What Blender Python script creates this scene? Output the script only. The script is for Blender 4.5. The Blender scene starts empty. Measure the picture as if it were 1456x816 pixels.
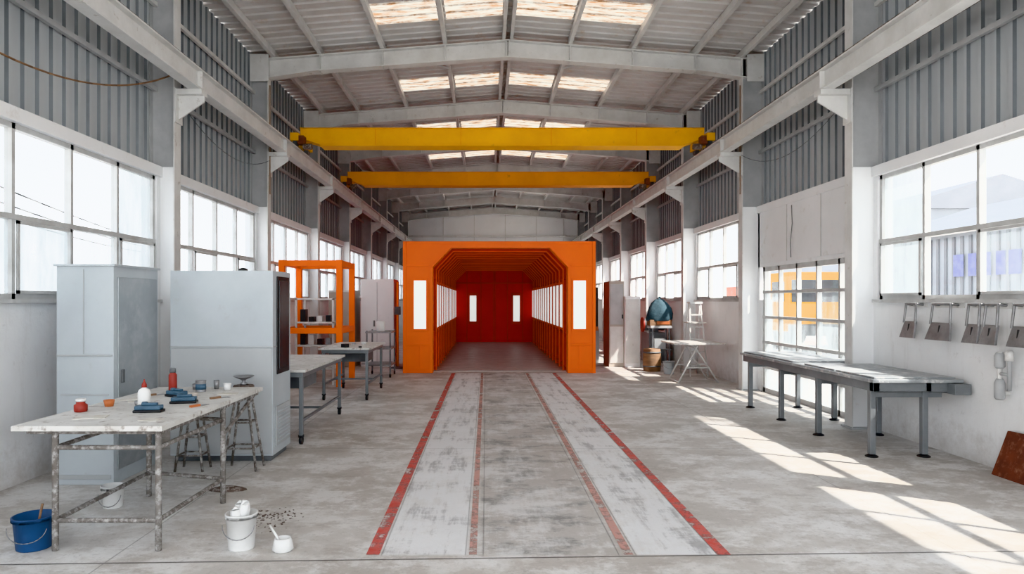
import bpy, bmesh, math, random
from mathutils import Vector, Matrix
random.seed(7)
scene = bpy.context.scene
COL = scene.collection

# ---------------------------------------------------------------- materials
def new_mat(name):
    m = bpy.data.materials.new(name); m.use_nodes = True
    nt = m.node_tree; nt.nodes.clear()
    out = nt.nodes.new('ShaderNodeOutputMaterial')
    return m, nt, out
def N(nt, t, **kw):
    n = nt.nodes.new(t)
    for k, v in kw.items():
        setattr(n, k, v)
    return n
def setin(nt, sock, v):
    if isinstance(v, bpy.types.NodeSocket): nt.links.new(v, sock)
    else:
        if isinstance(v, (tuple, list)) and len(v) == 3 and sock.type == 'RGBA': v = (*v, 1)
        sock.default_value = v
def M(nt, op, a, b=0.0, c=0.0):
    n = N(nt, 'ShaderNodeMath', operation=op)
    setin(nt, n.inputs[0], a); setin(nt, n.inputs[1], b); setin(nt, n.inputs[2], c)
    return n.outputs[0]
def MIX(nt, f, a, b, blend='MIX'):
    n = N(nt, 'ShaderNodeMix', data_type='RGBA', blend_type=blend)
    setin(nt, n.inputs[0], f); setin(nt, n.inputs[6], a); setin(nt, n.inputs[7], b)
    return n.outputs[2]
def NOISE(nt, vec, scale, detail=6, rough=.6):
    n = N(nt, 'ShaderNodeTexNoise'); nt.links.new(vec, n.inputs['Vector'])
    n.inputs['Scale'].default_value = scale; n.inputs['Detail'].default_value = detail
    n.inputs['Roughness'].default_value = rough
    return n.outputs['Fac']
def STEP(nt, v, a, b):
    n = N(nt, 'ShaderNodeMapRange'); n.clamp = True
    setin(nt, n.inputs[0], v); n.inputs[1].default_value = a; n.inputs[2].default_value = b
    return n.outputs[0]
def SCALEV(nt, vec, s):
    n = N(nt, 'ShaderNodeVectorMath', operation='MULTIPLY'); nt.links.new(vec, n.inputs[0])
    n.inputs[1].default_value = s
    return n.outputs[0]

def mat(name, c1, c2=None, scale=4.0, rough=.5, metal=0.0, bump=0.0, lo=.35, hi=.7, bscale=40, spec=.5, stretch=(1,1,1), emis=0, ecol=(1,1,1), c3=None, c3lo=.6, c3hi=.7):
    m, nt, out = new_mat(name)
    bs = N(nt, 'ShaderNodeBsdfPrincipled'); nt.links.new(bs.outputs[0], out.inputs[0])
    tc = N(nt, 'ShaderNodeNewGeometry').outputs['Position']
    v = SCALEV(nt, tc, stretch)
    if c2 is None: c2 = tuple(x*.85 for x in c1)
    f = STEP(nt, NOISE(nt, v, scale), lo, hi)
    col = MIX(nt, f, c1, c2)
    if c3 is not None:
        f3 = STEP(nt, NOISE(nt, v, scale*2.7, 8, .7), c3lo, c3hi)
        col = MIX(nt, f3, col, c3)
    nt.links.new(col, bs.inputs['Base Color'])
    bs.inputs['Roughness'].default_value = rough; bs.inputs['Metallic'].default_value = metal
    bs.inputs['Specular IOR Level'].default_value = spec
    if emis:
        bs.inputs['Emission Color'].default_value = (*ecol, 1); bs.inputs['Emission Strength'].default_value = emis
    if bump:
        b = N(nt, 'ShaderNodeBump'); b.inputs['Strength'].default_value = bump; b.inputs['Distance'].default_value = .02
        nt.links.new(NOISE(nt, tc, bscale, 4), b.inputs['Height']); nt.links.new(b.outputs[0], bs.inputs['Normal'])
    return m

def plaster_mat(name, base, dirt):
    m, nt, out = new_mat(name)
    bs = N(nt, 'ShaderNodeBsdfPrincipled'); nt.links.new(bs.outputs[0], out.inputs[0])
    p = N(nt, 'ShaderNodeNewGeometry').outputs['Position']
    sep = N(nt, 'ShaderNodeSeparateXYZ'); nt.links.new(p, sep.inputs[0])
    n1 = NOISE(nt, p, 1.3, 8); n2 = NOISE(nt, SCALEV(nt, p, (3, 3, .5)), 2.2, 8, .7); n3 = NOISE(nt, p, 5, 9, .75)
    c = MIX(nt, STEP(nt, n1, .38, .66), base, tuple(x*.93 for x in base))
    low = STEP(nt, M(nt, 'ADD', sep.outputs['Z'], M(nt, 'MULTIPLY', n3, 1.2)), .95, .5)
    c = MIX(nt, M(nt, 'MULTIPLY', low, .7), c, dirt)
    c = MIX(nt, M(nt, 'MULTIPLY', STEP(nt, n2, .54, .72), .25), c, dirt)
    c = MIX(nt, M(nt, 'MULTIPLY', STEP(nt, n3, .60, .68), .3), c, tuple(x*.8 for x in dirt))
    nt.links.new(c, bs.inputs['Base Color']); bs.inputs['Roughness'].default_value = .7
    b = N(nt, 'ShaderNodeBump'); b.inputs['Strength'].default_value = .2; b.inputs['Distance'].default_value = .03
    nt.links.new(NOISE(nt, p, 9, 8), b.inputs['Height']); nt.links.new(b.outputs[0], bs.inputs['Normal'])
    return m

def glass_mat(name, frost, tint=(1, 1, 1)):
    m, nt, out = new_mat(name)
    tr = N(nt, 'ShaderNodeBsdfTransparent'); tr.inputs[0].default_value = (*[x*.95 for x in tint], 1)
    gl = N(nt, 'ShaderNodeBsdfGlossy'); gl.inputs['Roughness'].default_value = .05
    tl = N(nt, 'ShaderNodeBsdfTranslucent'); 
    df = N(nt, 'ShaderNodeBsdfDiffuse'); df.inputs[0].default_value = (.6, .63, .64, 1)
    p = N(nt, 'ShaderNodeNewGeometry').outputs['Position']
    n = NOISE(nt, SCALEV(nt, p, (2, 2, .6)), 3, 8)
    tl.inputs[0].default_value = (.48*tint[0], .53*tint[1], .55*tint[2], 1)
    m1 = N(nt, 'ShaderNodeMixShader'); m1.inputs[0].default_value = .45
    nt.links.new(tl.outputs[0], m1.inputs[1]); nt.links.new(df.outputs[0], m1.inputs[2])
    m2 = N(nt, 'ShaderNodeMixShader')
    nt.links.new(M(nt, 'MULTIPLY', STEP(nt, n, .1, .7), frost), m2.inputs[0])
    nt.links.new(tr.outputs[0], m2.inputs[1]); nt.links.new(m1.outputs[0], m2.inputs[2])
    m3 = N(nt, 'ShaderNodeMixShader'); m3.inputs[0].default_value = .04
    nt.links.new(m2.outputs[0], m3.inputs[1]); nt.links.new(gl.outputs[0], m3.inputs[2])
    nt.links.new(m3.outputs[0], out.inputs[0])
    return m

def skylight_mat():
    m, nt, out = new_mat('skylight_fibreglass')
    p = N(nt, 'ShaderNodeNewGeometry').outputs['Position']
    n = NOISE(nt, SCALEV(nt, p, (1.2, 5, 1)), 3, 8, .7)
    c = MIX(nt, STEP(nt, n, .44, .62), (.35, .325, .28), (.17, .09, .045))
    tl = N(nt, 'ShaderNodeBsdfTranslucent'); nt.links.new(c, tl.inputs[0])
    df = N(nt, 'ShaderNodeBsdfDiffuse'); nt.links.new(c, df.inputs[0])
    mx = N(nt, 'ShaderNodeMixShader'); mx.inputs[0].default_value = .2
    nt.links.new(tl.outputs[0], mx.inputs[1]); nt.links.new(df.outputs[0], mx.inputs[2])
    nt.links.new(mx.outputs[0], out.inputs[0])
    return m

def floor_mat():
    m, nt, out = new_mat('worn_concrete')
    bs = N(nt, 'ShaderNodeBsdfPrincipled'); nt.links.new(bs.outputs[0], out.inputs[0])
    p = N(nt, 'ShaderNodeNewGeometry').outputs['Position']
    s = N(nt, 'ShaderNodeSeparateXYZ'); nt.links.new(p, s.inputs[0]); X, Y = s.outputs['X'], s.outputs['Y']
    big = NOISE(nt, p, .55, 10, .65); mid = NOISE(nt, p, 2.2, 12, .72); fine = NOISE(nt, p, 18, 8, .75)
    streak = NOISE(nt, SCALEV(nt, p, (5, .6, 1)), 1.6, 10, .72)
    cross = NOISE(nt, SCALEV(nt, p, (.9, 1.7, 1)), 1.8, 10, .75)
    dust = NOISE(nt, SCALEV(nt, p, (1, 1.3, 1)), 1.1, 12, .78)
    c = MIX(nt, STEP(nt, big, .40, .60), (.46, .43, .40), (.60, .575, .55))
    c = MIX(nt, M(nt, 'MULTIPLY', STEP(nt, mid, .49, .58), .6), c, (.70, .69, .675))
    c = MIX(nt, M(nt, 'MULTIPLY', STEP(nt, cross, .53, .61), .5), c, (.36, .325, .295))
    c = MIX(nt, M(nt, 'MULTIPLY', STEP(nt, dust, .50, .575), .7), c, (.76, .755, .75))
    c = MIX(nt, M(nt, 'MULTIPLY', STEP(nt, fine, .53, .65), .4), c, (.31, .29, .27))
    def band(v, a, b, e=.012):
        return M(nt, 'MULTIPLY', STEP(nt, v, a-e, a+e), STEP(nt, v, b+e, b-e))
    yr = band(Y, 4.42, 15.5, .02)
    lanes = M(nt, 'ADD', band(X, -.68, -.12), band(X, .98, 1.50))
    wear = STEP(nt, M(nt, 'ADD', M(nt, 'MULTIPLY', mid, .6), M(nt, 'MULTIPLY', streak, .4)), .58, .49)
    c = MIX(nt, M(nt, 'MULTIPLY', M(nt, 'MULTIPLY', lanes, yr), M(nt, 'ADD', M(nt, 'MULTIPLY', wear, .5), .38)), c, (.76, .77, .785))
    cen = M(nt, 'MULTIPLY', band(X, -.04, .88), yr)
    c = MIX(nt, M(nt, 'MULTIPLY', cen, .5), c, (.45, .43, .41))
    dk = STEP(nt, M(nt, 'ADD', M(nt, 'MULTIPLY', mid, .5), M(nt, 'MULTIPLY', cross, .5)), .495, .565)
    c = MIX(nt, M(nt, 'MULTIPLY', M(nt, 'MULTIPLY', cen, dk), .7), c, (.20, .197, .195))
    wh = STEP(nt, M(nt, 'ADD', M(nt, 'MULTIPLY', dust, .7), M(nt, 'MULTIPLY', streak, .3)), .49, .56)
    c = MIX(nt, M(nt, 'MULTIPLY', M(nt, 'MULTIPLY', cen, wh), .6), c, (.72, .72, .72))
    smear = STEP(nt, M(nt, 'ADD', M(nt, 'MULTIPLY', cross, .45), M(nt, 'MULTIPLY', streak, .55)), .51, .58)
    c = MIX(nt, M(nt, 'MULTIPLY', M(nt, 'MULTIPLY', lanes, yr), M(nt, 'MULTIPLY', smear, M(nt, 'ADD', .2, M(nt, 'MULTIPLY', fine, .8)))), c, (.30, .30, .31))
    j = band(M(nt, 'ADD', Y, M(nt, 'MULTIPLY', X, -.035)), 4.36, 4.375, .006)
    for yy in (7.6, 10.9, 14.1): j = M(nt, 'MAXIMUM', j, M(nt, 'MULTIPLY', band(Y, yy, yy+.008, .004), .5))
    for xx in (-2.4, 3.1): j = M(nt, 'MAXIMUM', j, M(nt, 'MULTIPLY', band(X, xx, xx+.008, .004), .5))
    for xx in (-.68, -.135, -.02, .86, .97, 1.5): j = M(nt, 'MAXIMUM', j, M(nt, 'MULTIPLY', M(nt, 'MULTIPLY', band(X, xx, xx+.006, .004), yr), .6))
    c = MIX(nt, j, c, (.10, .09, .085))
    nt.links.new(c, bs.inputs['Base Color'])
    r = M(nt, 'ADD', M(nt, 'MULTIPLY', mid, .6), .28); nt.links.new(r, bs.inputs['Roughness'])
    b = N(nt, 'ShaderNodeBump'); b.inputs['Strength'].default_value = .3; b.inputs['Distance'].default_value = .02
    nt.links.new(M(nt, 'SUBTRACT', M(nt, 'ADD', mid, M(nt, 'MULTIPLY', fine, .5)), j), b.inputs['Height']); nt.links.new(b.outputs[0], bs.inputs['Normal'])
    return m

def worn_line_mat(name, col, lo, hi):
    m, nt, out = new_mat(name)
    bs = N(nt, 'ShaderNodeBsdfPrincipled'); bs.inputs['Roughness'].default_value = .7
    p = N(nt, 'ShaderNodeNewGeometry').outputs['Position']
    a = NOISE(nt, p, 7, 10, .75); b = NOISE(nt, p, 1.3, 4)
    c = MIX(nt, STEP(nt, a, .4, .6), col, tuple(min(1, x*.7+.15) for x in col)); nt.links.new(c, bs.inputs['Base Color'])
    tr = N(nt, 'ShaderNodeBsdfTransparent'); mx = N(nt, 'ShaderNodeMixShader')
    f = STEP(nt, M(nt, 'ADD', M(nt, 'MULTIPLY', a, .7), M(nt, 'MULTIPLY', b, .3)), hi, lo)
    nt.links.new(f, mx.inputs[0]); nt.links.new(tr.outputs[0], mx.inputs[1]); nt.links.new(bs.outputs[0], mx.inputs[2])
    nt.links.new(mx.outputs[0], out.inputs[0]); return m

WHITE = mat('white_steel_paint', (.72, .72, .71), (.60, .595, .58), 3, .5, c3=(.40, .36, .32), c3lo=.61, c3hi=.73)
GREYST = mat('grey_steel_paint', (.48, .49, .50), (.38, .39, .40), 3, .5)
DKGREY = mat('dark_steel_paint', (.16, .17, .18), (.10, .105, .11), 3, .5)
CLAD = mat('cladding_sheet', (.50, .53, .55), (.40, .425, .445), 1.2, .5, .05, stretch=(1, 1, .25))
CLAD_SHADE = mat('cladding_rib_shade', (.20, .22, .24), (.15, .165, .18), 2, .5, .1)
ROOF = mat('roof_sheet', (.68, .675, .67), (.56, .54, .52), 1.2, .45, .05, c3=(.52, .40, .31), c3lo=.56, c3hi=.76)
SKYL = skylight_mat()
PLAST = plaster_mat('wall_plaster', (.83, .84, .85), (.50, .47, .44))
PANELW = mat('white_panel', (.84, .85, .86), (.78, .79, .80), 1, .5, c3=(.66, .64, .61), c3lo=.6, c3hi=.75)
FRAMEW = mat('window_frame_paint', (.60, .61, .61), (.46, .46, .45), 4, .5)
CLEAR = glass_mat('clear_glass', .12)
DUSTY = glass_mat('dusty_glass', .45)
FROST = glass_mat('frosted_glass', .95)
FLOOR = floor_mat()
ORANGE = mat('booth_orange', (.93, .17, .006), (.87, .15, .005), 1.5, .4, spec=.3)
ORANGE_IN = mat('booth_rib_orange', (.93, .12, .004), (.86, .10, .003), 1.5, .4, spec=.25)
RED_IN = mat('booth_inner_shade_red', (.62, .026, .003), (.50, .018, .002), 1.5, .45, spec=.2)  # red interior, darkened to paint in the shade between ribs
REDBK = mat('booth_back_red', (.72, .012, .005), (.60, .009, .004), 1, .4, spec=.2)
LAMPW = mat('booth_lamp', (.80, .84, .82), (.80, .84, .82), 1, .3, emis=.5, ecol=(.93, 1, .97))
YEL = mat('crane_yellow', (.86, .43, .010), (.76, .35, .010), 1.5, .5, spec=.25, c3=(.40, .20, .04), c3lo=.62, c3hi=.78)
YEL2 = mat('crane_orange', (.84, .32, .008), (.72, .26, .008), 1.5, .5, spec=.25, c3=(.30, .14, .03), c3lo=.62, c3hi=.78)
RUST = mat('rusty_steel', (.19, .15, .13), (.11, .08, .065), 8, .8, .3, c3=(.42, .39, .37), c3lo=.5, c3hi=.62)
PIPEG = mat('spattered_pipe', (.24, .225, .21), (.14, .12, .105), 8, .7, .3, c3=(.46, .45, .44), c3lo=.48, c3hi=.62)
RUSTRED = mat('rust_plate', (.20, .06, .035), (.11, .04, .03), 5, .8, .2, c3=(.34, .18, .12), c3lo=.52)
BOARD = mat('white_board', (.68, .67, .65), (.52, .50, .47), 4, .6, c3=(.29, .25, .22), c3lo=.55, c3hi=.66)
CAB = mat('cabinet_paint', (.50, .545, .575), (.43, .475, .505), 1.4, .3, c3=(.42, .44, .45), c3lo=.60, c3hi=.75)
CAB2 = mat('cabinet_paint_low', (.40, .42, .435), (.46, .48, .49), 1.2, .4)
CABDOOR = mat('cabinet_door_metal', (.42, .45, .47), (.32, .35, .37), 1.5, .3, .4, c3=(.52, .53, .54), c3lo=.5, c3hi=.8)
BLACK = mat('black_plastic', (.025, .025, .028), (.015, .015, .015), 4, .4)
DGLASS = mat('dark_glass', (.03, .035, .04), (.06, .065, .07), 2, .25)
TBLGREY = mat('bench_grey', (.38, .40, .415), (.27, .29, .305), 3, .4, .2, c3=(.60, .60, .59), c3lo=.52, c3hi=.62)
LEGGREY = mat('leg_grey', (.23, .245, .26), (.17, .185, .195), 3, .4, .2)
BLUE = mat('blue_plastic', (.02, .085, .22), (.02, .06, .16), 5, .4)
BLUE2 = mat('blue_tool', (.08, .15, .22), (.05, .10, .15), 9, .5)
WPLA = mat('white_plastic', (.78, .78, .77), (.66, .66, .65), 5, .4)
REDP = mat('red_plastic', (.38, .05, .035), (.26, .04, .03), 6, .5)
TEAL = mat('teal_tarp', (.035, .07, .09), (.06, .11, .14), 8, .9, bump=.6, bscale=14)
WOOD = mat('brown_wood', (.28, .17, .10), (.18, .11, .07), 4, .7, stretch=(1, 1, 6))
TINM = mat('tin', (.36, .36, .37), (.22, .22, .22), 6, .4, .5)
BEIGE = mat('beige_paint', (.50, .45, .40), (.42, .38, .34), 2, .6)
PAPER = mat('paper', (.70, .68, .64), (.5, .46, .40), 12, .8)
ORP = mat('orange_plastic', (.55, .18, .07), None, 5, .5)
GROUND = mat('yard_ground', (.58, .56, .53), (.48, .46, .44), .4, .9)
NBR = mat('neighbour_sheet', (.30, .32, .35), (.24, .26, .29), .8, .6)
NROOF = mat('neighbour_roof', (.17, .18, .20), (.13, .14, .16), 1, .7)
PURPLE = mat('blue_sign', (.10, .12, .30), (.20, .22, .36), 5, .6)
BOOTHFL = mat('booth_grate', (.64, .61, .57), (.50, .47, .44), 3, .35)
REDL = worn_line_mat('red_line_paint', (.55, .09, .07), .49, .59)
PINKL = worn_line_mat('faded_line_paint', (.54, .29, .25), .47, .60)

# ---------------------------------------------------------------- builder
class B:
    def __init__(s, name): s.name = name; s.v = []; s.f = []; s.mi = []; s.sm = []; s.mats = []
    def m(s, mt):
        if mt not in s.mats: s.mats.append(mt)
        return s.mats.index(mt)
    def add(s, verts, faces, mt, smooth=None):
        o = len(s.v); s.v += [tuple(v) for v in verts]; k = s.m(mt)
        for i, f in enumerate(faces):
            s.f.append([a+o for a in f]); s.mi.append(k); s.sm.append(bool(smooth[i]) if smooth else False)
    def box(s, x0, x1, y0, y1, z0, z1, mt, rot=0, piv=None):
        x0, x1 = min(x0, x1), max(x0, x1)
        vs = [(x, y, z) for x in (x0, x1) for y in (y0, y1) for z in (z0, z1)]
        if rot:
            cx, cy = piv or ((x0+x1)/2, (y0+y1)/2); c, sn = math.cos(rot), math.sin(rot)
            vs = [(cx+(x-cx)*c-(y-cy)*sn, cy+(x-cx)*sn+(y-cy)*c, z) for x, y, z in vs]
        s.add(vs, [(0, 1, 3, 2), (4, 6, 7, 5), (0, 4, 5, 1), (2, 3, 7, 6), (0, 2, 6, 4), (1, 5, 7, 3)], mt)
    def cyl(s, p0, p1, r0, mt, r1=None, seg=14):
        if r1 is None: r1 = r0
        p0, p1 = Vector(p0), Vector(p1); d = (p1-p0).normalized()
        a = d.orthogonal().normalized(); b = d.cross(a)
        vs = []
        for p, r in ((p0, r0), (p1, r1)):
            for i in range(seg):
                t = 2*math.pi*i/seg; vs.append(p+a*math.cos(t)*r+b*math.sin(t)*r)
        fs = [(i, (i+1) % seg, seg+(i+1) % seg, seg+i) for i in range(seg)]
        s.add(vs, fs+[tuple(range(seg))[::-1], tuple(range(seg, 2*seg))], mt, [1]*seg+[0, 0])
    def tube(s, pts, r, mt, seg=8):
        for a, b in zip(pts[:-1], pts[1:]): s.cyl(a, b, r, mt, seg=seg)
    def bar(s, p0, p1, w, mt):
        p0, p1 = Vector(p0), Vector(p1); d = (p1-p0).normalized()
        up = Vector((0, 0, 1)) if abs(d.z) < .9 else Vector((0, 1, 0))
        a = d.cross(up).normalized()*w/2; b = a.cross(d).normalized()*w/2
        vs = [p+u*a+v*b for p in (p0, p1) for u, v in ((-1, -1), (1, -1), (1, 1), (-1, 1))]
        s.add(vs, [(3, 2, 1, 0), (4, 5, 6, 7), (0, 1, 5, 4), (1, 2, 6, 5), (2, 3, 7, 6), (3, 0, 4, 7)], mt)
    def lathe(s, c, prof, mt, seg=24, sx=1, sy=1, wob=0.0):
        vs = []; n = len(prof)
        for k, (r, z) in enumerate(prof):
            for i in range(seg):
                t = 2*math.pi*i/seg; rr = r*(1+wob*math.sin(t*5+k*.9)+wob*.6*math.sin(t*3-k*1.7))
                vs.append((c[0]+math.cos(t)*rr*sx, c[1]+math.sin(t)*rr*sy, c[2]+z))
        fs = []
        for k in range(n-1):
            for i in range(seg): fs.append((k*seg+i, k*seg+(i+1) % seg, (k+1)*seg+(i+1) % seg, (k+1)*seg+i))
        sm = [1]*len(fs)
        fs.append(tuple(range(seg))[::-1]); fs.append(tuple(range((n-1)*seg, n*seg))); sm += [0, 0]
        s.add(vs, fs, mt, sm)
    def polyY(s, pts, y0, y1, mt):
        n = len(pts); vs = [(x, y0, z) for x, z in pts]+[(x, y1, z) for x, z in pts]
        s.add(vs, [tuple(range(n)), tuple(range(n, 2*n))[::-1]]+[(i, n+i, n+(i+1) % n, (i+1) % n) for i in range(n)], mt)
    def quad(s, pts, mt): s.add(pts, [tuple(range(len(pts)))], mt)
    def arch(s, outer, inner, y0, y1, mt):
        n = len(outer)
        vs = [(x, y0, z) for x, z in outer]+[(x, y0, z) for x, z in inner]+[(x, y1, z) for x, z in outer]+[(x, y1, z) for x, z in inner]
        fs = []
        for i in range(n-1):
            fs += [(i, i+1, n+i+1, n+i), (2*n+i, 3*n+i, 3*n+i+1, 2*n+i+1), (i, 2*n+i, 2*n+i+1, i+1), (n+i, n+i+1, 3*n+i+1, 3*n+i)]
        fs += [(0, n, 3*n, 2*n), (n-1, 3*n-1, 4*n-1, 2*n-1)]
        s.add(vs, fs, mt)
    def done(s, bevel=0.0, fixn=True):
        xs = [v[0] for v in s.v]; ys = [v[1] for v in s.v]; zs = [v[2] for v in s.v]
        o = Vector(((min(xs)+max(xs))/2, (min(ys)+max(ys))/2, min(zs)))
        me = bpy.data.meshes.new(s.name); me.from_pydata([tuple(Vector(v)-o) for v in s.v], [], s.f)
        for mt in s.mats: me.materials.append(mt)
        me.polygons.foreach_set('material_index', s.mi); me.polygons.foreach_set('use_smooth', s.sm)
        if fixn:
            bm = bmesh.new(); bm.from_mesh(me); bmesh.ops.recalc_face_normals(bm, faces=bm.faces); bm.to_mesh(me); bm.free()
        ob = bpy.data.objects.new(s.name, me); ob.location = o; COL.objects.link(ob)
        if bevel:
            md = ob.modifiers.new('bevel', 'BEVEL'); md.width = bevel; md.segments = 2; md.limit_method = 'ANGLE'; md.angle_limit = math.radians(50)
        return ob

# ---------------------------------------------------------------- dimensions
XL, XR = -4.20, 5.0
XC = .40
YF, YB = -3.0, 35.2
CY = [-2.4, 1.35, 5.1, 8.85, 12.6, 16.35, 20.1, 23.85, 27.6, 31.35, 35.1]
EAVE = 6.2
HALF = 4.75
def zr(x): return EAVE + (HALF-abs(x-XC))*.078
SILL, WTOP = 1.66, 3.24
PW = .14

b = B('floor'); b.quad([(-4.5, YF, 0), (5.3, YF, 0), (5.3, YB+.2, 0), (-4.5, YB+.2, 0)], FLOOR); b.done(fixn=False)
for nm, x, w, mt in (('red_floor_line', -.735, .085, REDL), ('red_floor_line', 1.545, .085, REDL),
                     ('faded_floor_line', -.085, .05, PINKL), ('faded_floor_line', .925, .06, PINKL)):
    b = B(nm); b.quad([(x-w/2, 4.42, .003), (x+w/2, 4.42, .003), (x+w/2, 15.45, .003), (x-w/2, 15.45, .003)], mt); b.done(fixn=False)

DOOR_Y0, DOOR_Y1, DOOR_Z = 9.05, 12.38, 2.25
for side, X0, X1 in (('left', XL-.2, XL), ('right', XR, XR+.2)):
    b = B('wall_'+side)
    if side == 'left': b.box(X0, X1, YF, YB, 0, SILL, PLAST)
    else:
        b.box(X0, X1, YF, DOOR_Y0, 0, SILL, PLAST); b.box(X0, X1, DOOR_Y1, YB, 0, SILL, PLAST)
        b.box(X0, X1, DOOR_Y0-.15, DOOR_Y1+.15, DOOR_Z, WTOP, PLAST)
        b.box(X0-.015, X0, DOOR_Y0-.05, DOOR_Y1+.05, DOOR_Z+.06, WTOP, PANELW)
        for y in (10.15, 11.3): b.box(X0-.02, X0, y-.01, y+.01, DOOR_Z+.06, WTOP, FRAMEW)
    for y in CY: b.box(X0, X1, max(YF, y-PW), min(YB, y+PW), SILL, WTOP, PLAST)
    if side == 'left': b.box(X0, X1+.03, YF, YB, WTOP, WTOP+.13, PANELW)
    else: b.box(X0-.03, X1, YF, YB, WTOP, WTOP+.13, PANELW)
    b.done()
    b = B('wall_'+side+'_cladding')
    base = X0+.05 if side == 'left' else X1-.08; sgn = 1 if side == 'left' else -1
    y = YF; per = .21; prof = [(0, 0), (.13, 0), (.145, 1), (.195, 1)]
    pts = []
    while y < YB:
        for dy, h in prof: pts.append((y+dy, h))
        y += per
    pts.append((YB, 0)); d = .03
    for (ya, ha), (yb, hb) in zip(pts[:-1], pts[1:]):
        mt = CLAD_SHADE if ha != hb else CLAD  # rib flanks get a darker sheet colour, shade painted in
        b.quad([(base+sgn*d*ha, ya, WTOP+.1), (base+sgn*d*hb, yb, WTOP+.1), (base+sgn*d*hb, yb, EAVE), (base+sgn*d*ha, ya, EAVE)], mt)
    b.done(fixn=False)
    b = B('girt_rails_'+side)
    for z in (4.35, 5.45):
        xa = X1-.10 if side == 'left' else X0+.03
        b.box(xa, xa+.05, YF, YB-.05, z, z+.055, WHITE if z > 5 else GREYST)
    b.done()

nw = 1
def window(side, y0, y1, z0, z1, cols, rows, pat=None, nm=None, midz=None, t=.05):
    global nw
    b = B(nm or 'window_%d' % nw)
    if not nm: nw += 1
    xa, xb = (XL-.10, XL-.03) if side == 'left' else (XR+.03, XR+.10)
    xm = (xa+xb)/2
    b.box(xa, xb, y0, y1, z0, z0+t, FRAMEW); b.box(xa, xb, y0, y1, z1-t, z1, FRAMEW)
    b.box(xa, xb, y0, y0+t, z0, z1, FRAMEW); b.box(xa, xb, y1-t, y1, z0, z1, FRAMEW)
    if midz is None: zs = [z0+(z1-z0)*i/rows for i in range(rows+1)]
    else: zs = [z0, midz, z1]
    for z in zs[1:-1]: b.box(xa-.012, xb+.012, y0, y1, z-.025, z+.025, FRAMEW)
    for r in range(len(zs)-1):
        for c in range(cols):
            ya, yb = y0+(y1-y0)*c/cols, y0+(y1-y0)*(c+1)/cols
            if c: b.box(xa, xb, ya-.022, ya+.022, zs[r], zs[r+1], FRAMEW)
            g = pat[r][c] if pat else random.choice('CCDFD')
            mt = {'C': CLEAR, 'D': DUSTY, 'F': FROST}[g]
            b.quad([(xm, ya+.01, zs[r]+.01), (xm, yb-.01, zs[r]+.01), (xm, yb-.01, zs[r+1]-.01), (xm, ya+.01, zs[r+1]-.01)], mt)
            if z0 > 1 and r == 0 and c % 2 == 1:
                xs_ = xb if side == 'left' else xa-.02
                for (a1, b1, c1, d1) in ((ya+.03, ya+.06, zs[0]+.05, zs[1]-.03), (yb-.06, yb-.03, zs[0]+.05, zs[1]-.03), (ya+.03, yb-.03, zs[0]+.05, zs[0]+.08), (ya+.03, yb-.03, zs[1]-.06, zs[1]-.03)):
                    b.box(xs_, xs_+.02, a1, b1, c1, d1, FRAMEW)
    if z0 > 1:
        if side == 'left': b.box(XL-.06, XL+.05, y0-.04, y1+.04, z0-.035, z0+.002, FRAMEW)
        else: b.box(XR-.05, XR+.06, y0-.04, y1+.04, z0-.035, z0+.002, FRAMEW)
    b.done()
for i in range(len(CY)-1):
    y0, y1 = CY[i]+PW, CY[i+1]-PW
    pl = {2: ['FFDF', 'CCCF'], 3: ['DCCD', 'CCDC']}.get(i)
    window('left', y0, y1, SILL, WTOP, 4, 2, pl, midz=2.40)
    if i == 3: continue
    pr = {2: ['CDCF', 'CCCF'], 1: ['CCCC', 'CCCC']}.get(i)
    window('right', y0, y1, SILL, WTOP, 4, 2, pr, midz=2.40)
window('right', DOOR_Y0, DOOR_Y1, 0.0, DOOR_Z, 5, 5, ['FFFFF', 'FDFFF', 'DFDFF', 'CDCCF', 'CCCDC'], nm='door_1', t=.08)

b = B('wall_back'); b.polyY([(-4.35, 0), (5.2, 0), (5.2, EAVE), (XC, zr(XC)), (-4.35, EAVE)], YB, YB+.15, PANELW)
for x in (-2.2, -.6, 1.0, 2.6, 4.0): b.box(x-.02, x+.02, YB-.03, YB, 0, 6.1, WHITE)
b.box(-4.1, 5, YB-.05, YB, 4.9, 5.0, WHITE); b.done()

b = B('ceiling')
xs = [-4.45, XC-2.28, XC-1.22, XC-1.08, XC-.12, XC, XC+.12, XC+1.08, XC+1.22, XC+2.28, 5.3]
SK = (1, 3, 6, 8)
pts = []; y = YF; per = .25
while y < YB+.1:
    for dy, h in [(0, 0), (.17, 0), (.185, 1), (.235, 1)]: pts.append((y+dy, h))
    y += per
for (ya, ha), (yb, hb) in zip(pts[:-1], pts[1:]):
    for k in range(len(xs)-1):
        ym = (ya+yb)/2; sky = k in SK and any(c-1.65 < ym < c-.85 for c in CY)
        zz = lambda x, h: zr(x)+.03*h
        b.quad([(xs[k], ya, zz(xs[k], ha)), (xs[k+1], ya, zz(xs[k+1], ha)), (xs[k+1], yb, zz(xs[k+1], hb)), (xs[k], yb, zz(xs[k], hb))], SKYL if sky else ROOF)
b.done(fixn=False)
b = B('roof_purlins')
for dx in (-4.3, -3.45, -2.3, -1.15, -.07, .07, 1.15, 2.3, 3.45, 4.3):
    x = XC+dx; z = zr(x); w = .03 if abs(dx) < .1 else .035
    b.box(x-w, x+w, YF, YB, z-.13, z-.012, WHITE)
b.done()
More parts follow.
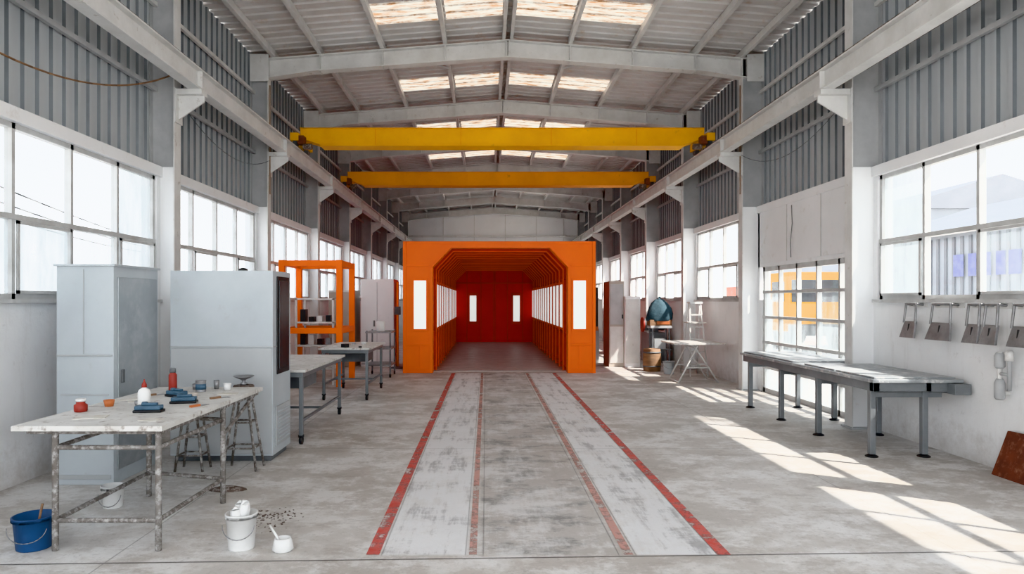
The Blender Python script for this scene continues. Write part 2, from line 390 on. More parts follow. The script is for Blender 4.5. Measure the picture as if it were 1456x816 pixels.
def rafter(y):
    b = B('roof_rafter')
    for s in (-1, 1):
        xe = XC+s*4.64; ze = zr(xe)-.135; zc = zr(XC)-.135
        xk = XC+s*3.6; zk = zr(xk)-.135
        b.polyY([(xe, ze), (XC, zc), (XC, zc-.30), (xk, zk-.28), (xe, ze-.36)], y-.01, y+.01, WHITE)
        b.polyY([(xe, ze), (XC, zc), (XC, zc-.02), (xe, ze-.02)], y-.10, y+.10, WHITE)
        b.polyY([(xe, ze-.36), (xk, zk-.28), (XC, zc-.30), (XC, zc-.32), (xk, zk-.30), (xe, ze-.38)], y-.10, y+.10, WHITE)
        for d in (.02, 1.15, 2.3, 3.45, 4.4):
            x = XC+s*d; z = zr(x)-.135
            b.box(x-.008, x+.008, y-.09, y+.09, z-.32, z-.005, WHITE)
        xo = -4.34 if s < 0 else 5.11
        b.box(XC+s*4.38, xo, y-.115, y-.10, 5.66, 6.16, WHITE)
        b.bar((XC+s*2.3, y+.05, zr(XC+s*2.3)-.12), (XC+s*1.15, min(y+1.2, YB-.1), zr(XC+s*1.15)-.14), .025, WHITE)
    b.done()
for y in CY[1:]: rafter(y)

def column(side, y):
    b = B('steel_column')
    if side == 'left': xi, xo, s = -4.0, -4.33, 1
    else: xi, xo, s = 4.70, 5.10, -1
    zt = EAVE-.1
    b.box(xi, xi-s*.015, y-.09, y+.09, 0, zt, WHITE)
    b.box(xo, xo+s*.015, y-.09, y+.09, 3.4, zt, GREYST)
    b.box(xi-s*.015, xo, y-.01, y+.01, 3.37, zt, GREYST)
    b.box(xi-s*.012, XL if side == 'left' else XR, y-.05, y+.05, 0, 3.37, PANELW)
    xr = -3.65 if side == 'left' else 4.30
    b.box(xr, xi, y-.09, y+.09, 4.30, 4.37, WHITE)
    b.polyY([(xi, 4.30), (xr, 4.30), (xr, 4.22), (xi, 3.98)], y-.012, y+.012, WHITE)
    b.box(xi, xi+s*.02, y-.10, y+.10, 3.94, 4.38, WHITE)
    b.box(xi+s*.03, XL if side == 'left' else XR, y-.13, y+.13, 0, .02, GREYST)
    if y in (12.6,): b.cyl((xi+s*.03, y-.06, 3.6), (xi+s*.03, y-.06, 5.6), .009, WOOD)
    b.done()
for y in CY[1:]:
    column('left', y); column('right', y)

for xc in (-3.75, 4.40):
    b = B('crane_runway_beam')
    b.box(xc-.01, xc+.01, YF, YB-.1, 4.39, 4.62, WHITE)
    b.box(xc-.08, xc+.08, YF, YB-.1, 4.37, 4.39, WHITE); b.box(xc-.08, xc+.08, YF, YB-.1, 4.62, 4.64, WHITE)
    b.box(xc-.025, xc+.025, YF, YB-.1, 4.64, 4.69, RUST)
    for y in CY[1:]: b.box(xc-.075, xc+.075, y-.01, y+.01, 4.39, 4.62, WHITE)
    b.done()

def crane(y, mt):
    b = B('overhead_crane')
    x0, x1 = -3.70, 4.35; zb, zt = 4.74, 5.07
    b.polyY([(x0, zb+.14), (x0+.45, zb), (x1-.45, zb), (x1, zb+.14), (x1, zt), (x0, zt)], y-.16, y+.16, mt)
    b.box(x0+.4, x1-.4, y-.2, y+.2, zb-.02, zb, mt); b.box(x0, x1, y-.19, y+.19, zt, zt+.015, mt)
    for x in (-2.2, -.5, 1.3, 3.0): b.box(x-.006, x+.006, y-.165, y-.16, zb, zt, YEL2)
    for xc in (-3.75, 4.40):
        b.box(xc-.08, xc+.08, y-.42, y+.7, 4.78, 4.93, mt)
        for s in (-.28, .55):
            b.cyl((xc-.04, y+s, 4.79), (xc+.04, y+s, 4.79), .10, DKGREY, seg=20)
        s = 1 if xc < 0 else -1
        b.box(xc+s*.12-.06, xc+s*.12+.06, y-.40, y-.2, 4.72, 4.88, RUSTRED)
        b.cyl((xc+s*.15, y-.3, 4.68), (xc+s*.32, y-.3, 4.68), .06, RUST)
    b.done(.006)
crane(13.75, YEL); crane(18.4, YEL2)

# ---------------------------------------------------------------- paint booth
def booth():
    L, R, T = -1.885, 2.49, 2.99; l, r, t = -1.21, 1.86, 2.84; cz, cx = 2.40, .42
    y0, y1 = 15.5, 26.9
    b = B('paint_spray_booth')
    outer = [(L, 0), (L, cz), (L, T), (l+cx, T), (r-cx, T), (R, T), (R, cz), (R, 0)]
    def inner(o=0.0):
        return [(l+o, 0), (l+o, cz-o*.4), (l+cx/2+o*.7, (cz+t)/2-o*.7), (l+cx+o*.4, t-o), (r-cx-o*.4, t-o), (r-cx/2-o*.7, (cz+t)/2-o*.7), (r-o, cz-o*.4), (r-o, 0)]
    b.arch(outer, inner(), y0, y0+.30, ORANGE)
    o2 = [(L+.04, 0), (L+.04, cz), (L+.04, T-.03), (l+cx, T-.03), (r-cx, T-.03), (R-.04, T-.03), (R-.04, cz), (R-.04, 0)]
    b.arch(o2, inner(-.10), y0+.30, y1, RED_IN)
    n = 13; step = (y1-y0-.4)/n
    for i in range(n):
        y = y0+.55+step*i
        b.arch(inner(-.11), inner(.030), y+.02, y+.05, RED_IN)
        b.arch(inner(.028), inner(.050), y, y+.12, ORANGE_IN)  # light edge on dark web: rib light and shade put into the colours
    for xa, xb in ((l-.10, l+.02), (r-.02, r+.10)):
        for z in (.88, 2.14, .10): b.box(xa, xb, y0+.30, y1, z, z+.04, RED_IN)
    for i in range(n):
        ya = y0+.55+step*i+.14; yb = ya+step-.16
        for xa, xb in ((l-.03, l+.035), (r-.035, r+.03)):
            b.box(xa, xb, ya, yb, .95, 2.10, ORANGE_IN)
        for xa, xb in ((l+.035, l+.042), (r-.042, r-.035)):
            b.box(xa, xb, ya+.06, yb-.06, 1.0, 2.03, LAMPW)
    b.box(L+.04, R-.04, y1, y1+.1, 0, T-.03, REDBK)
    for x in (-.75, -.2, .30, .36, .85, 1.45): b.box(x-.015, x+.015, y1-.02, y1, 0, 2.8, RED_IN)
    b.box(-1.2, 1.85, y1-.03, y1, 2.3, 2.36, RED_IN)
    for x in (-.51, 1.20):
        b.box(x-.2, x+.2, y1-.03, y1, .72, 1.95, RED_IN); b.box(x-.13, x+.13, y1-.045, y1-.03, .82, 1.84, LAMPW)
    yf = y0-.02
    for x in (L, R-.07): b.box(x, x+.07, yf, y0, 0, T, ORANGE)
    for x in (l-.07, r): b.box(x, x+.07, yf, y0, 0, cz, ORANGE)
    b.box(L+.09, R-.09, yf, y0, T-.05, T, ORANGE)
    for xa, xb in ((L+.07, l-.07), (r+.07, R-.07)):
        for z in (2.42, .62, .05): b.box(xa, xb, yf+.0, y0, z, z+.05, ORANGE)
        xm = (xa+xb)/2+(-.05 if xa > 0 else .05)
        b.box(xm-.18, xm+.18, yf-.0, y0, .95, 2.15, ORANGE)
        b.box(xm-.14, xm+.14, yf-.012, yf, 1.0, 2.10, LAMPW)
        b.box(xm-.012, xm+.012, yf+.005, y0, .1, .62, ORANGE)
    for x in (-.2, .8):
        b.box(x-.01, x+.01, yf+.005, y0, t, T, ORANGE)
    b.bar((l-.03, yf+.01, cz), (l+cx-.02, yf+.01, t+.02), .04, ORANGE)
    b.bar((r+.03, yf+.01, cz), (r-cx+.02, yf+.01, t+.02), .04, ORANGE)
    b.done(.006)
    b = B('booth_floor_grate')
    b.box(l-.08, r+.08, y0+.31, y1, .0, .012, BOOTHFL)
    for i in range(28): b.box(l+.1, r-.1, y0+.4+i*.39, y0+.42+i*.39, .012, .016, TINM)
    b.done()
booth()

# ---------------------------------------------------------------- left side objects
b = B('work_table')
b.box(-3.08, -2.10, 4.42, 6.42, .80, .835, BOARD)
Lg = [(-2.84, 4.50), (-2.16, 4.50), (-2.14, 5.55), (-2.84, 5.75)]
for x, y in Lg: b.cyl((x, y, 0), (x, y, .80), .021, PIPEG)
for k in range(4):
    a, c = Lg[k], Lg[(k+1) % 4]
    b.cyl((*a, .20), (*c, .20), .016, PIPEG); b.cyl((*a, .68), (*c, .68), .016, PIPEG)
b.bar((-3.0, 4.5, .785), (-2.15, 4.5, .785), .03, PIPEG); b.bar((-2.14, 4.5, .785), (-2.14, 6.38, .785), .03, PIPEG)
b.bar((-3.02, 4.5, .785), (-3.02, 6.38, .785), .03, PIPEG); b.bar((-3.0, 6.36, .785), (-2.15, 6.36, .785), .03, PIPEG)
b.cyl((-2.14, 5.55, .55), (-2.14, 6.3, .78), .015, PIPEG); b.cyl((-2.84, 5.75, .55), (-2.84, 6.3, .78), .015, PIPEG)
b.done(.003)
TZ = .835
def bottle(nm, x, y, z, r, h, mt, cap, ch=.05):
    b = B(nm); b.lathe((x, y, z), [(r*.9, 0), (r, .01), (r, h*.6), (r*.85, h*.7), (r*.35, h*.78), (r*.33, h*.82)], mt)
    b.lathe((x, y, z+h*.80), [(r*.42, 0), (r*.4, h*.1), (r*.15, h*.22), (r*.08, h*.3)], cap); b.done()
bottle('glue_bottle', -2.58, 5.15, TZ, .045, .20, WPLA, REDP)
b = B('spray_can'); b.lathe((-2.80, 6.1, TZ), [(.034, 0), (.036, .004), (.035, .15), (.02, .17), (.02, .175)], REDP); b.lathe((-2.80, 6.1, TZ+.17), [(.026, 0), (.026, .035), (.02, .04)], DKGREY); b.done()
b = B('red_jar'); b.lathe((-2.97, 5.0, TZ), [(.04, 0), (.045, .01), (.045, .05), (.03, .06), (.03, .075)], REDP); b.lathe((-2.97, 5.0, TZ+.075), [(.034, 0), (.034, .02)], WPLA); b.done()
b = B('orange_cup'); b.lathe((-2.90, 5.25, TZ), [(.03, 0), (.04, .05), (.036, .05), (.028, .008)], ORP); b.done()
b = B('tin_can'); b.lathe((-2.55, 6.1, TZ), [(.045, 0), (.047, .003), (.045, .006), (.045, .095), (.047, .1), (.042, .1), (.042, .02)], TINM); b.lathe((-2.55, 6.1, TZ+.02), [(.0455, 0), (.0455, .05)], BLUE2); b.done()
def sander(x, y, rot):
    b = B('hand_sander'); b.box(x-.10, x+.10, y-.045, y+.045, TZ, TZ+.02, BLACK, rot, (x, y)); b.box(x-.09, x+.09, y-.04, y+.04, TZ+.02, TZ+.05, BLUE2, rot, (x, y))
    b.box(x-.05, x+.06, y-.02, y+.02, TZ+.05, TZ+.068, BLUE2, rot, (x, y)); b.cyl((x-.03, y, TZ+.05), (x-.03, y, TZ+.075), .022, BLUE2); b.done(.006)
sander(-2.46, 4.98, .1); sander(-2.40, 5.42, .2); sander(-2.62, 5.78, -.5)
b = B('paper_sheets')
for x, y, r, s in ((-2.75, 4.75, .3, .1), (-2.28, 4.65, -.2, .07), (-2.95, 5.6, .8, .07), (-2.25, 5.95, .2, .08), (-2.82, 5.5, .5, .06)):
    b.box(x-s, x+s, y-s*.7, y+s*.7, TZ, TZ+.004, PAPER, r)
b.done()
b = B('putty_knives')
for x, y, r in ((-2.85, 5.85, 1), (-2.22, 5.25, 1.2), (-2.23, 5.68, .9)):
    b.box(x-.07, x+.02, y-.012, y+.012, TZ, TZ+.016, ORP if r > 1.1 else WOOD, r, (x, y)); b.box(x+.02, x+.10, y-.022, y+.022, TZ, TZ+.004, TINM, r, (x, y))
b.done()
b = B('mixing_cups')
for x, y, r, h in ((-2.42, 5.66, .03, .05), (-2.35, 6.2, .035, .06), (-2.66, 6.25, .03, .05), (-2.7, 5.3, .03, .035), (-2.48, 6.28, .025, .08)):
    b.lathe((x, y, TZ), [(r*.8, 0), (r, h), (r*.9, h), (r*.75, .006)], random.choice([WPLA, TINM, BEIGE]), 16)
b.done()
def stool(x, y, h, rs, mt_seat, spread=.15):
    b = B('metal_stool')
    b.lathe((x, y, h-.03), [(rs*.8, -.02), (rs, 0), (rs, .022), (rs*.92, .03)], mt_seat)
    fe = []
    for i in range(4):
        a = math.pi/4+i*math.pi/2; tp = (x+math.cos(a)*rs*.7, y+math.sin(a)*rs*.7, h-.05); bt = (x+math.cos(a)*spread*1.35, y+math.sin(a)*spread, 0)
        b.cyl(bt, tp, .012, PIPEG); fe.append((Vector(bt), Vector(tp)))
    for k in (.28, .6):
        pts = [f[0].lerp(f[1], k) for f in fe]
        for i in range(4): b.cyl(pts[i], pts[(i+1) % 4], .009, PIPEG)
    b.done()
stool(-2.38, 6.70, .82, .10, RUST, .17); stool(-2.86, 6.66, .60, .13, RUST, .14)
b = B('metal_dish'); b.lathe((-2.38, 6.70, .82), [(.03, 0), (.035, .02), (.015, .03), (.02, .05), (.09, .08), (.1, .09), (.08, .085), (.01, .06)], TINM); b.done()

def bucket(nm, x, y, r, h, mt, fill=None, stick=False):
    b = B(nm); b.lathe((x, y, 0), [(r*.82, 0), (r*.84, .01), (r, h), (r*1.06, h), (r*1.06, h-.02), (r*1.06, h+.006), (r*.96, h+.006), (r*.8, .02)], mt, 28)
    pts = [(x+r*1.06*math.cos(t), y-r*.3*math.sin(t)-r*.6, h-.06-.09*math.sin(t)) for t in [math.pi*i/12 for i in range(13)]]
    b.tube(pts, .003, TINM)
    if fill:
        for i in range(7):
            a = i*.9; q = r*.5*(i % 3)/2
            p0 = Vector((x+math.cos(a)*q, y+math.sin(a)*q, h-.08)); p1 = p0+Vector((math.cos(a*2.3)*.03, math.sin(a*1.7)*.02, .09+.02*(i % 4)))
            b.cyl(p0, p1, .04, fill, .028+.004*(i % 3), seg=7); b.cyl(p1, p1+Vector((.02*math.cos(a), .01, .02)), .03, fill, .008, seg=7)
    if stick: b.cyl((x, y, .02), (x+.03, y+.04, h+.07), .008, WOOD); b.lathe((x, y, h-.08), [(r*.9, 0), (r*.5, .02), (.01, .03)], DKGREY)
    b.done()
bucket('blue_bucket', -3.02, 4.56, .125, .21, BLUE, None, True)
bucket('white_bucket', -1.63, 4.55, .10, .23, WPLA, WPLA)
bucket('white_bucket', -2.98, 5.45, .085, .17, WPLA)
b = B('plastic_cup'); b.lathe((-1.34, 4.5, 0), [(.055, 0), (.07, .012), (.06, .06), (.052, .085), (.045, .085), (.04, .02)], WPLA, 20); b.cyl((-1.36, 4.5, .06), (-1.44, 4.55, .15), .008, WPLA); b.done()
b = B('paint_debris')
for i in range(130):
    x, y = random.gauss(-1.66, .11), random.gauss(5.15, .12); s = random.uniform(.003, .010)
    b.box(x-s, x+s, y-s*.6, y+s*.6, 0, s*.6, RUST, random.random()*3)
b.done()
b = B('floor_rag')
b.lathe((-2.25, 5.95, 0), [(.13, 0), (.10, .015), (.05, .03), (.01, .033)], RUST, 11, 1.3, .7); b.done()

b = B('metal_cabinet')
b.box(-3.84, -3.33, 6.10, 6.92, .0, 1.965, CAB)
b.box(-3.86, -3.31, 6.08, 6.94, 1.955, 1.975, CAB)
b.box(-3.33, -3.318, 6.16, 6.88, .12, 1.86, CABDOOR); b.box(-3.318, -3.30, 6.20, 6.24, .9, 1.02, DKGREY)
b.box(-3.60, -3.594, 6.092, 6.10, 1.17, 1.93, CAB2); b.box(-3.82, -3.35, 6.09, 6.10, .05, .09, CAB2); b.box(-3.83, -3.34, 6.088, 6.10, 1.15, 1.165, CAB2)
b.box(-3.80, -3.37, 6.09, 6.10, .80, .81, CAB2)
b.done(.008)
b = B('control_cabinet')
b.box(-3.23, -2.18, 6.98, 7.60, .06, 1.955, CAB); b.box(-3.20, -2.21, 7.02, 7.56, 0, .06, DKGREY)
b.box(-3.22, -2.19, 6.968, 6.98, .08, 1.16, CAB2)
b.box(-3.235, -2.175, 6.972, 7.605, 1.165, 1.18, CAB2)
b.box(-2.18, -2.168, 7.10, 7.52, .88, 1.90, BLACK); b.box(-2.168, -2.16, 7.14, 7.48, .93, 1.86, DGLASS)
b.box(-2.18, -2.165, 7.05, 7.55, .14, .55, CAB2)
for i in range(9): b.box(-2.166, -2.155, 7.10, 7.50, .18+i*.038, .195+i*.038, CAB)
b.lathe((-2.6, 7.3, 1.955), [(.05, 0), (.05, .03), (.01, .045)], BLACK, 12)
b.done(.008)

def bench(x0, x1, y0, y1, h, mtop, nm='workbench'):
    b = B(nm)
    b.box(x0, x1, y0, y1, h-.03, h, mtop); b.box(x0+.04, x1-.04, y0+.04, y1-.04, h-.09, h-.03, LEGGREY)
    for x in (x0+.07, x1-.07):
        for y in (y0+.08, y1-.08):
            b.box(x-.022, x+.022, y-.022, y+.022, .10, h-.06, LEGGREY)
            b.cyl((x-.018, y, .045), (x+.018, y, .045), .045, BLACK, seg=16); b.box(x-.03, x+.03, y-.02, y+.02, .08, .11, BLACK)
    for x in (x0+.07, x1-.07): b.box(x-.015, x+.015, y0+.08, y1-.08, .25, .28, LEGGREY)
    b.box(x0+.07, x1-.07, (y0+y1)/2-.015, (y0+y1)/2+.015, .25, .28, LEGGREY)
    b.box(x0+.1, x1-.1, y0+.3, y0+.9, h-.25, h-.09, DKGREY)
    b.done(.004)
bench(-3.05, -2.05, 7.75, 9.95, .86, BOARD); bench(-2.75, -1.90, 11.2, 12.9, .865, BOARD)
b = B('bench_clutter')
for i in range(9):
    x, y = random.uniform(-2.7, -2.0), random.uniform(11.3, 12.8); s = random.uniform(.02, .05)
    b.box(x-s, x+s, y-s, y+s, .865, .865+s*random.uniform(.6, 1.3), random.choice([WPLA, TINM, BEIGE, BLACK]), random.random())
b.done(.003)

b = B('orange_steel_frame')
x0, x1, y0, y1, zt = -3.90, -2.80, 13.05, 14.25, 2.42
w = .055
for x in (x0, x1):
    for y in (y0, y1): b.box(x-w, x+w, y-w, y+w, 0, zt, ORANGE)
for z in (zt-.06, 1.07):
    for y in (y0, y1): b.box(x0, x1, y-w*.9, y+w*.9, z-w, z+w, ORANGE)
    for x in (x0, x1): b.box(x-w*.9, x+w*.9, y0, y1, z-w, z+w, ORANGE)
b.done(.005)
b = B('white_shelf_rack')
for x in (-3.7, -2.98):
    for y in (13.3, 13.95): b.box(x-.02, x+.02, y-.02, y+.02, 0, 1.7, WHITE)
for z in (.3, .75, 1.2, 1.66): b.box(-3.72, -2.96, 13.28, 13.97, z, z+.03, WHITE)
for i in range(12):
    z = (.33, .78, 1.23)[i % 3]; x = -3.6+.5*((i//3)/3); b.box(x-.05, x+.05, 13.4, 13.6, z, z+random.uniform(.08, .25), random.choice([WPLA, BEIGE, BLACK, TINM, WHITE]))
b.done(.003)
b = B('white_storage_cabinet')
b.box(-3.12, -2.30, 17.0, 17.9, 0, 2.18, PANELW); b.box(-2.72, -2.71, 16.99, 17.0, .1, 2.1, GREYST); b.box(-3.10, -2.32, 16.985, 17.0, .05, .1, GREYST)
b.box(-2.80, -2.77, 16.97, 17.0, 1.0, 1.15, DKGREY); b.box(-2.30, -2.29, 17.05, 17.85, .1, 2.1, WHITE); b.done(.006)
b = B('beige_storage_cabinet'); b.box(-3.9, -3.25, 16.9, 17.6, 0, 1.9, BEIGE); b.box(-3.58, -3.57, 16.89, 16.9, .1, 1.8, GREYST); b.box(-3.9, -3.25, 16.885, 16.9, 1.85, 1.9, WHITE); b.done(.006)
b = B('steel_trolley')
for x in (-2.55, -2.05):
    for y in (14.6, 15.3): b.cyl((x, y, .06), (x, y, 1.0), .018, LEGGREY); b.cyl((x-.015, y, .04), (x+.015, y, .04), .04, BLACK)
for z in (.25, .6, .95): b.box(-2.58, -2.02, 14.57, 15.33, z, z+.03, TINM)
b.lathe((-2.3, 14.9, .98), [(.09, 0), (.1, .2), (.09, .21), (.02, .22)], WPLA); b.done(.003)
b = B('pipe_stand'); b.lathe((-2.15, 16.6, 0), [(.18, 0), (.18, .02), (.03, .05)], DKGREY, 16); b.cyl((-2.15, 16.6, .03), (-2.15, 16.6, 2.1), .025, ORANGE); b.box(-2.22, -2.08, 16.55, 16.65, 1.3, 1.5, DKGREY); b.done()

# ---------------------------------------------------------------- right side objects
b = B('long_steel_bench')
h = .83
b.box(4.0, 4.94, 7.05, 8.7, h-.035, h, TBLGREY); b.box(4.0, 4.66, 8.7, 9.0, h-.035, h, TBLGREY); b.box(4.0, 4.94, 9.0, 10.75, h-.035, h, TBLGREY)
b.box(4.03, 4.10, 7.1, 10.7, h-.13, h-.035, LEGGREY); b.box(4.58, 4.64, 7.1, 10.7, h-.13, h-.035, LEGGREY)
b.box(4.03, 4.90, 7.1, 7.17, h-.13, h-.035, LEGGREY)
for ya, yb in ((7.12, 7.9), (7.94, 8.68)): b.box(4.05, 4.9, ya, yb, h, h+.018, TBLGREY)
for ya, yb in ((9.02, 9.86), (9.9, 10.72)): b.box(4.05, 4.9, ya, yb, h, h+.018, TBLGREY)
for k, y in enumerate((7.2, 8.35, 9.4, 10.5)):
    for x in (4.07, 4.62 if k == 0 else 4.8):
        b.box(x-.03, x+.03, y-.03, y+.03, .03, h-.04, LEGGREY)
        b.box(x-.018, x+.018, y-.018, y+.018, .015, .03, BLACK); b.lathe((x, y, 0), [(.065, 0), (.065, .012), (.03, .03)], BLACK)
    b.box(4.07, 4.8, y-.02, y+.02, h-.2, h-.14, LEGGREY)
b.box(4.80, 4.97, 6.98, 7.3, h-.15, h-.04, LEGGREY)
b.done(.005)

def hanger(y0, y1, plates=1, z=1.60):
    b = B('wall_tool_rack'); x = XR-.09
    b.box(XR-.012, XR, y0-.02, y1+.02, z-.03, z+.03, WHITE)
    for i in range(plates):
        ya = y0+(y1-y0)*i/plates+.01; yb = y0+(y1-y0)*(i+1)/plates-.01; w = yb-ya
        b.tube([(XR-.01, ya+w*.12, z), (x, ya+w*.12, z+.01), (x, yb-w*.12, z+.01), (XR-.01, yb-w*.12, z)], .014, TINM)
        b.cyl((x, ya+w*.14, z), (x-.02, ya+w*.10, z-.21), .012, TINM); b.cyl((x, yb-w*.14, z), (x-.02, yb-w*.10, z-.21), .012, TINM)
        pl = [(x-.015, ya+w*.12, z-.19), (x-.015, yb-w*.12, z-.19), (x-.06, yb, z-.38), (x-.06, ya, z-.38)]
        pk = [(p[0]+.025, p[1], p[2]) for p in pl]
        b.add(pl+pk, [(0, 1, 2, 3), (7, 6, 5, 4), (0, 4, 5, 1), (1, 5, 6, 2), (2, 6, 7, 3), (3, 7, 4, 0)], TINM)
        b.cyl((x-.02, (ya+yb)/2, z-.22), (x-.03, (ya+yb)/2, z-.30), .012, BLACK)
    b.done(.002)
hanger(7.74, 8.02, 1); hanger(7.14, 7.56, 1); hanger(6.50, 6.98, 2); hanger(5.9, 6.38, 2)
b = B('valve_pipework')
y = 6.52; x = XR-.09
b.cyl((x, y, .70), (x, y, 1.16), .02, WHITE); b.lathe((x, y, 1.00), [(.03, 0), (.045, .02), (.045, .12), (.03, .15)], GREYST); b.lathe((x, y, .70), [(.03, 0), (.045, .02), (.045, .16), (.03, .2)], GREYST)
b.cyl((x, y-.12, .8), (x, y-.12, 1.16), .018, GREYST); b.cyl((x, y, .95), (x, y-.12, .95), .016, GREYST)
b.lathe((x, y-.12, 1.08), [(.035, 0), (.035, .08), (.02, .1)], WHITE); b.box(x, XR, y-.02, y+.02, 1.12, 1.15, WHITE); b.box(x, XR, y-.02, y+.02, .75, .78, WHITE)
b.done()
b = B('rusty_plate')
b.add([(4.80, 5.9, 0), (4.80, 6.48, 0), (4.955, 6.48, .41), (4.945, 5.9, .43), (4.82, 5.9, 0), (4.82, 6.48, 0), (4.975, 6.48, .41), (4.965, 5.9, .43)],
      [(0, 1, 2, 3), (7, 6, 5, 4), (0, 4, 5, 1), (1, 5, 6, 2), (2, 6, 7, 3), (3, 7, 4, 0)], RUSTRED)
b.done()
b = B('trestle_table')
b.box(3.72, 4.75, 13.5, 14.5, .77, .80, BOARD)
for y in (13.65, 14.35):
    b.cyl((3.85, y, 0), (4.25, y, .77), .016, WHITE); b.cyl((4.65, y, 0), (4.15, y, .77), .016, WHITE)
    b.cyl((4.0, y, .3), (4.48, y, .3), .012, WHITE)
b.cyl((3.85, 13.65, .02), (3.85, 14.35, .02), .012, WHITE); b.cyl((4.65, 13.65, .02), (4.65, 14.35, .02), .012, WHITE); b.cyl((4.2, 13.6, .7), (4.2, 14.4, .7), .016, WHITE)
b.done()
b = B('step_ladder')
for s in (0, .38):
    b.cyl((4.42+s, 14.75, 0), (4.48+s*.6, 15.0, 1.6), .018, WHITE); b.cyl((4.42+s, 15.5, 0), (4.48+s*.6, 15.05, 1.6), .014, WHITE)
for k in range(1, 6):
    f = k/6; b.box(4.42+.06*f, 4.80-.09*f, 14.73+.25*f, 14.83+.25*f, 1.6*f-.012, 1.6*f+.012, WHITE)
b.box(4.46, 4.74, 14.92, 15.14, 1.58, 1.62, WHITE); b.box(4.4, 4.80, 14.85, 15.3, 1.15, 1.175, BOARD)
b.done()
# machine on a stand, covered by a teal tarp
b = B('tarp_covered_machine')
cx, cy = 4.22, 16.6
for sx in (-.2, .2):
    for sy in (-.15, .15): b.box(cx+sx-.02, cx+sx+.02, cy+sy-.02, cy+sy+.02, 0, 1.0, LEGGREY)
b.box(cx-.24, cx+.24, cy-.19, cy+.19, .45, .48, LEGGREY); b.box(cx-.26, cx+.26, cy-.2, cy+.2, .98, 1.04, GREYST)
b.box(cx-.27, cx+.25, cy-.18, cy+.18, 1.04, 1.18, WOOD); b.box(cx-.1, cx+.2, cy-.2, cy-.18, 1.07, 1.15, ORP)
b.lathe((cx, cy, 1.15), [(.30, 0), (.32, .06), (.31, .18), (.27, .32), (.19, .44), (.10, .52), (.02, .55)], TEAL, 30, 1, .7, .05)
b.cyl((cx-.02, cy-.02, 1.66), (cx+.01, cy, 1.74), .05, TEAL, .02)
b.box(cx-.15, cx+.12, cy-.12, cy+.12, .48, .72, CAB2)
b.done(.003)
b = B('wooden_barrel'); b.lathe((3.88, 15.95, 0), [(.19, 0), (.21, .15), (.21, .3), (.20, .45), (.19, .52), (.17, .52), (.17, .42)], WOOD, 24)
for z in (.1, .42): b.lathe((3.88, 15.95, z), [(.205, 0), (.214, .02), (.205, .04)], DKGREY, 24)
b.done()
bucket('grey_bucket', 4.10, 15.3, .13, .28, CAB)
b = B('tool_locker')
b.box(3.05, 3.42, 16.9, 17.7, 0, 2.12, BEIGE); b.box(3.42, 3.80, 16.8, 17.6, 0, 1.75, PANELW)
b.box(3.07, 3.40, 16.885, 16.9, .1, 1.0, WHITE); b.box(3.07, 3.40, 16.885, 16.9, 1.05, 2.05, GREYST); b.box(3.44, 3.78, 16.785, 16.8, .1, 1.68, WHITE)
b.box(3.36, 3.39, 16.87, 16.885, 1.2, 1.3, BLACK); b.done(.006)
b = B('dark_machine')
b.box(2.62, 3.02, 18.2, 19.2, 0, .9, GREYST); b.box(2.65, 3.0, 18.25, 19.1, .9, 2.0, BLACK); b.box(2.68, 2.97, 18.235, 18.25, 1.1, 1.85, DGLASS); b.cyl((2.75, 18.4, 2.0), (2.75, 18.4, 2.4), .05, DKGREY)
b.box(2.66, 2.98, 18.1, 18.2, .85, .95, ORP); b.cyl((2.8, 18.15, .95), (2.8, 18.15, 1.2), .04, TINM); b.done(.006)
b = B('grinding_machine')
b.box(4.3, 4.75, 18.0, 18.9, 0, .8, LEGGREY); b.cyl((4.25, 18.4, 1.0), (4.8, 18.4, 1.0), .16, DKGREY); b.box(4.45, 4.6, 18.2, 18.6, .8, .95, DKGREY); b.cyl((4.2, 18.4, 1.0), (4.25, 18.4, 1.0), .2, REDP); b.done(.006)
b = B('pallet_stack')
for k in range(5): b.box(3.8+.02*k, 4.7, 20.8, 21.9, k*.16+.05, k*.16+.14, BEIGE); b.box(3.85, 3.95, 20.8, 21.9, k*.16, k*.16+.05, WOOD); b.box(4.55, 4.65, 20.8, 21.9, k*.16, k*.16+.05, WOOD)
b.done()

def cable(nm, pts, r, mt):
    b = B(nm); b.tube(pts, r, mt, 6); b.done()
def sag(p0, p1, s, n=16):
    p0, p1 = Vector(p0), Vector(p1)
    return [p0.lerp(p1, i/n)-Vector((0, 0, s*4*(i/n)*(1-i/n))) for i in range(n+1)]
cable('hanging_cable', sag((-4.1, 5.25, 3.75), (-3.97, 8.72, 4.55), .28), .010, WOOD)
cable('hanging_cable', sag((-3.95, 9.0, 4.15), (-3.95, 12.45, 4.2), .3), .005, DKGREY)
cable('wall_pipe', [(4.93, 5.3, 4.66), (4.93, 30, 4.66)], .022, RUST)
cable('wall_cord', [(4.97, 11.1, 3.2), (4.96, 11.05, 2.9), (4.96, 11.12, 2.6), (4.96, 11.1, 2.35)], .006, DKGREY)
cable('hanging_cable', sag((4.66, 9.0, 4.2), (4.66, 12.45, 4.3), .35), .005, DKGREY)

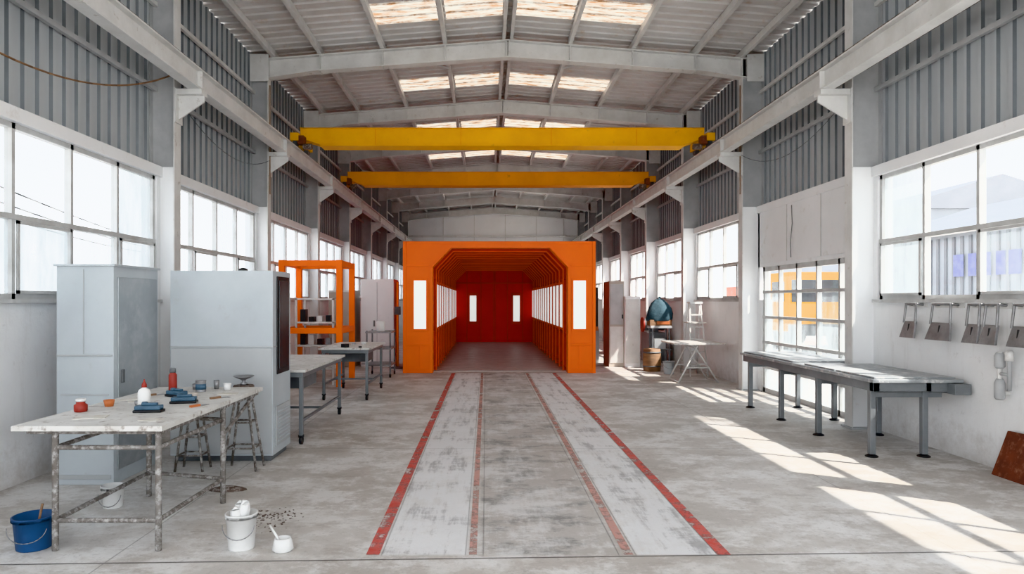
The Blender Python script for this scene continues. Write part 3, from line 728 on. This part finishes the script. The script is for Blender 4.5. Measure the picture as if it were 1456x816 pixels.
# ---------------------------------------------------------------- exterior
b = B('exterior_ground')
b.quad([(-60, -40, -.06), (60, -40, -.06), (60, 110, -.06), (-60, 110, -.06)], GROUND); b.done(fixn=False)
b = B('neighbour_building')
b.box(13, 22, 13.5, 24, -.06, 3.5, NBR); b.polyY([(12.7, 3.5), (22.3, 3.5), (17.5, 5.0)], 13.2, 24.3, NROOF)
for i in range(32): b.box(12.96, 13, 13.6+i*.33, 13.7+i*.33, 0, 3.4, NROOF)
for i in range(5): b.box(12.93, 12.96, 16.5+i*.5, 16.5+i*.5+(.3 if i % 2 else .38), 2.3, 2.9, PURPLE)
b.done()
b = B('distant_building')
b.box(24, 36, 40, 60, -.06, 7, NBR); b.polyY([(23.6, 7), (36.4, 7), (30, 9)], 39.6, 60.4, NROOF); b.done()
b = B('yellow_truck')
tx, ty = 10.2, 23.0
b.box(tx, tx+2.2, ty, ty+1.7, .6, 2.6, YEL); b.box(tx+.1, tx+2.1, ty-.03, ty+.02, 1.6, 2.35, DGLASS); b.box(tx-.02, tx, ty+.3, ty+1.3, 1.6, 2.3, DGLASS)
b.box(tx, tx+2.2, ty+1.9, ty+6, .9, 2.2, ORANGE); b.box(tx+.3, tx+1.9, ty-.15, ty+6, .45, .65, BLACK); b.box(tx-.03, tx+2.23, ty-.2, ty, .5, .85, BLACK)
for y in (ty+.8, ty+3.8, ty+5.1):
    for x in (tx+.02, tx+1.9): b.cyl((x, y, .42), (x+.28, y, .42), .48, BLACK, seg=24)
b.done(.03)
b = B('utility_pole_line')
for k in range(3):
    p0 = Vector((-5.45-.1*k, 3, 3.5-.22*k+.1)); p1 = Vector((-17-.3*k, 36, 4.6-.22*k))
    b.tube(sag(p0, p1, .25, 20), .018, BLACK, 5)
b.cyl((-17, 36, -.06), (-17, 36, 6), .12, WOOD); b.cyl((-5.5, 3, -.06), (-5.5, 3, 4), .1, WOOD); b.done()

# ---------------------------------------------------------------- light
w = bpy.data.worlds.new('sky'); scene.world = w; w.use_nodes = True
nt = w.node_tree; bg = nt.nodes['Background']
tc = N(nt, 'ShaderNodeTexCoord'); sp = N(nt, 'ShaderNodeSeparateXYZ'); nt.links.new(tc.outputs['Generated'], sp.inputs[0])
c = MIX(nt, STEP(nt, sp.outputs['Z'], 0.0, .7), (.96, .98, 1.0), (.82, .90, 1.0))
nt.links.new(c, bg.inputs['Color']); bg.inputs['Strength'].default_value = 3.2
sd = bpy.data.lights.new('sun', 'SUN'); sd.energy = 13; sd.angle = math.radians(1.2); sd.color = (1, .95, .88)
so = bpy.data.objects.new('sun', sd); COL.objects.link(so); so.location = (20, -10, 30)
so.rotation_euler = Vector((-1, .6, -1.45)).to_track_quat('-Z', 'Y').to_euler()

cam = bpy.data.cameras.new('camera'); co = bpy.data.objects.new('camera', cam); COL.objects.link(co)
co.location = (0, 0, 1.65); co.rotation_euler = (math.radians(90), 0, 0)
cam.sensor_width = 36; cam.lens = 970/1456*36; cam.shift_x = 37/1456; cam.shift_y = 19/1456
cam.clip_end = 300
scene.camera = co
try:
    scene.view_settings.view_transform = 'Khronos PBR Neutral'
except Exception as e:
    print('VT', e); scene.view_settings.view_transform = 'Standard'
scene.view_settings.look = 'None'
scene.view_settings.exposure = 0.25
